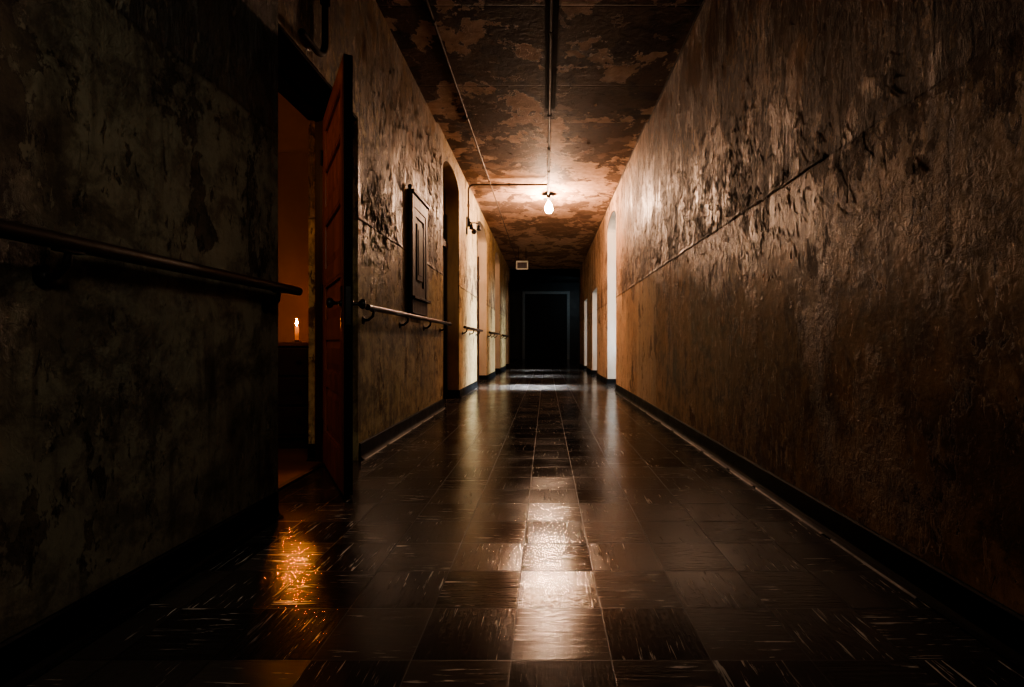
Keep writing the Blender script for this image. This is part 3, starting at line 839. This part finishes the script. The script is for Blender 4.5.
obj('socket', bm, M_white, lamp, True)
bm = new_bm(); lathe(bm, [(.018, -.136), (.024, -.150), (.044, -.18), (.062, -.225), (.068, -.262), (.062, -.300), (.042, -.328), (.018, -.339), (0, -.341)], (BX, BY, HC), 28)
obj('bulb', bm, M_bulb, lamp, True)

# exit sign
SY = 14.0; sx0, sx1, sz0, sz1 = -.82, -.49, 2.84, 3.08
sg = thing('exit_sign', 'small white framed exit sign hanging below the ceiling near the far end', 'sign', ((sx0 + sx1) / 2, SY, H + .05))
bm = new_bm()
w = .032
for q in ((sx0, sx0 + w, sz0, sz1), (sx1 - w, sx1, sz0, sz1), (sx0 + w, sx1 - w, sz0, sz0 + w), (sx0 + w, sx1 - w, sz1 - w * 1.4, sz1)):
    bx(bm, q[0], q[1], SY - .05, SY + .05, q[2], q[3], bev=.003)
obj('frame', bm, M_white, sg)
bm = new_bm(); bx(bm, sx0 + .02, sx1 - .02, SY - .03, SY + .03, sz0 + .02, sz1 - .02)
fc = obj('face', bm, M_signface, sg)
bm = new_bm()
def stroke(x0, z0, x1, z1, w=.012):
    d = Vector((x1 - x0, 0, z1 - z0)); n = Vector((-d.z, 0, d.x)).normalized() * w / 2
    a, b = Vector((x0, SY - .033, z0)), Vector((x1, SY - .033, z1))
    quad(bm, a - n, b - n, b + n, a + n)
lz0, lz1 = sz0 + .055, sz1 - .07
def lx(i): return sx0 + .055 + i * .060
x = lx(0); stroke(x, lz0, x, lz1); [stroke(x, z, x + .036, z) for z in (lz0 + .006, (lz0 + lz1) / 2, lz1 - .006)]
x = lx(1); stroke(x, lz0, x + .042, lz1); stroke(x, lz1, x + .042, lz0)
x = lx(2) + .021; stroke(x, lz0, x, lz1)
x = lx(3) + .018; stroke(x, lz0, x, lz1); stroke(x - .022, lz1 - .006, x + .022, lz1 - .006)
obj('lettering', bm, M_signtext, fc, normals=False)
for x in (sx0 + .06, sx1 - .06):
    bm = new_bm(); tube(bm, [(x, SY, sz1 - .002), (x, SY, H + .05)], .007, 8)
    obj('hanger_rod', bm, M_iron, sg)

# wall lamp bracket on the left wall
FY, FZ = 8.33, 2.70
fx = thing('wall_lamp_bracket', 'small rusty double lamp bracket high on the left wall past the first arch', 'wall lamp', (XL, FY, FZ))
bm = new_bm(); bx(bm, XL, XL + .018, FY - .09, FY - .03, FZ - .12, FZ + .16, bev=.003)
bx(bm, XL, XL + .05, FY - .03, FY + .06, FZ + .02, FZ + .15, bev=.006)
obj('back_plate', bm, M_iron, fx)
for (dx, dz, yy) in ((.075, .08, FY - .01), (.19, .07, FY + .02)):
    bm = new_bm()
    tube(bm, [(XL + .02, yy, FZ + dz), (XL + dx * .6, yy, FZ + dz + .015), (XL + dx, yy, FZ + dz), (XL + dx, yy, FZ + dz - .04)], .009, 8)
    ar = obj('arm', bm, M_iron, fx, True)
    bm = new_bm(); lathe(bm, [(.018, 0), (.026, -.012), (.030, -.05), (.042, -.075), (.040, -.078), (.014, -.06)], (XL + dx, yy, FZ + dz - .03), 18)
    obj('lamp_cup', bm, M_iron, ar, True)
bm = new_bm(); lathe(bm, [(.012, .045), (.030, .030), (.046, 0), (.036, -.032), (.014, -.044)], (XL + .12, FY - .03, FZ - .07), 18)
obj('round_switch', bm, M_iron, fx, True)

# ------------------------------------------------------------------ lights
wld = bpy.data.worlds.new('night'); scene.world = wld; wld.use_nodes = True
bg = wld.node_tree.nodes['Background']; bg.inputs[0].default_value = (.5, .7, .8, 1); bg.inputs[1].default_value = .0
# unseen lights behind the viewer, some added as fill
def spot(name, loc, target, power, color, ang, rad=.1):
    l = bpy.data.lights.new(name, 'SPOT'); l.energy = power; l.color = color; l.spot_size = math.radians(ang); l.spot_blend = 1.0; l.shadow_soft_size = rad
    o = bpy.data.objects.new(name, l); COL.objects.link(o); o.location = loc
    o.rotation_euler = (Vector(target) - Vector(loc)).to_track_quat('-Z', 'Z').to_euler()
    return o
spot('stair_lamp', (.9, -.9, 2.7), (XL0, 1.95, .95), 100, (1.0, .90, .76), 54, .3)
area('rear_fill_light', (0, YA + .25, 2.6), (0, 3, 1.2), 1.2, 1.0, 5, (.62, .9, .95))  # added cool fill; no window stands behind the viewer
def point(name, loc, power, color, rad=.05):
    l = bpy.data.lights.new(name, 'POINT'); l.energy = power; l.color = color; l.shadow_soft_size = rad
    o = bpy.data.objects.new(name, l); COL.objects.link(o); o.location = loc
    return o
spot('recess_fill_spot', (.75, -.9, 2.9), (-1.42, 7.45, 1.9), 330, (1.0, .72, .42), 15, .2)  # unseen spot added to brighten the first arched recess
point('room_lamp', (-2.25, 2.05, 2.3), 22, (1, .42, .16), .12)

# ------------------------------------------------------------------ camera
cam = bpy.data.cameras.new('camera'); co = bpy.data.objects.new('camera', cam); COL.objects.link(co)
co.location = (0, 0, CAM); co.rotation_euler = (PI / 2, 0, 0)
cam.sensor_width = 36; cam.lens = 510 / 1024 * 36
cam.shift_x = -34 / 1024; cam.shift_y = .5 / 1024
cam.clip_start = .02
scene.camera = co
scene.view_settings.view_transform = 'AgX'
scene.view_settings.look = 'AgX - Medium High Contrast'
scene.view_settings.exposure = 0.0
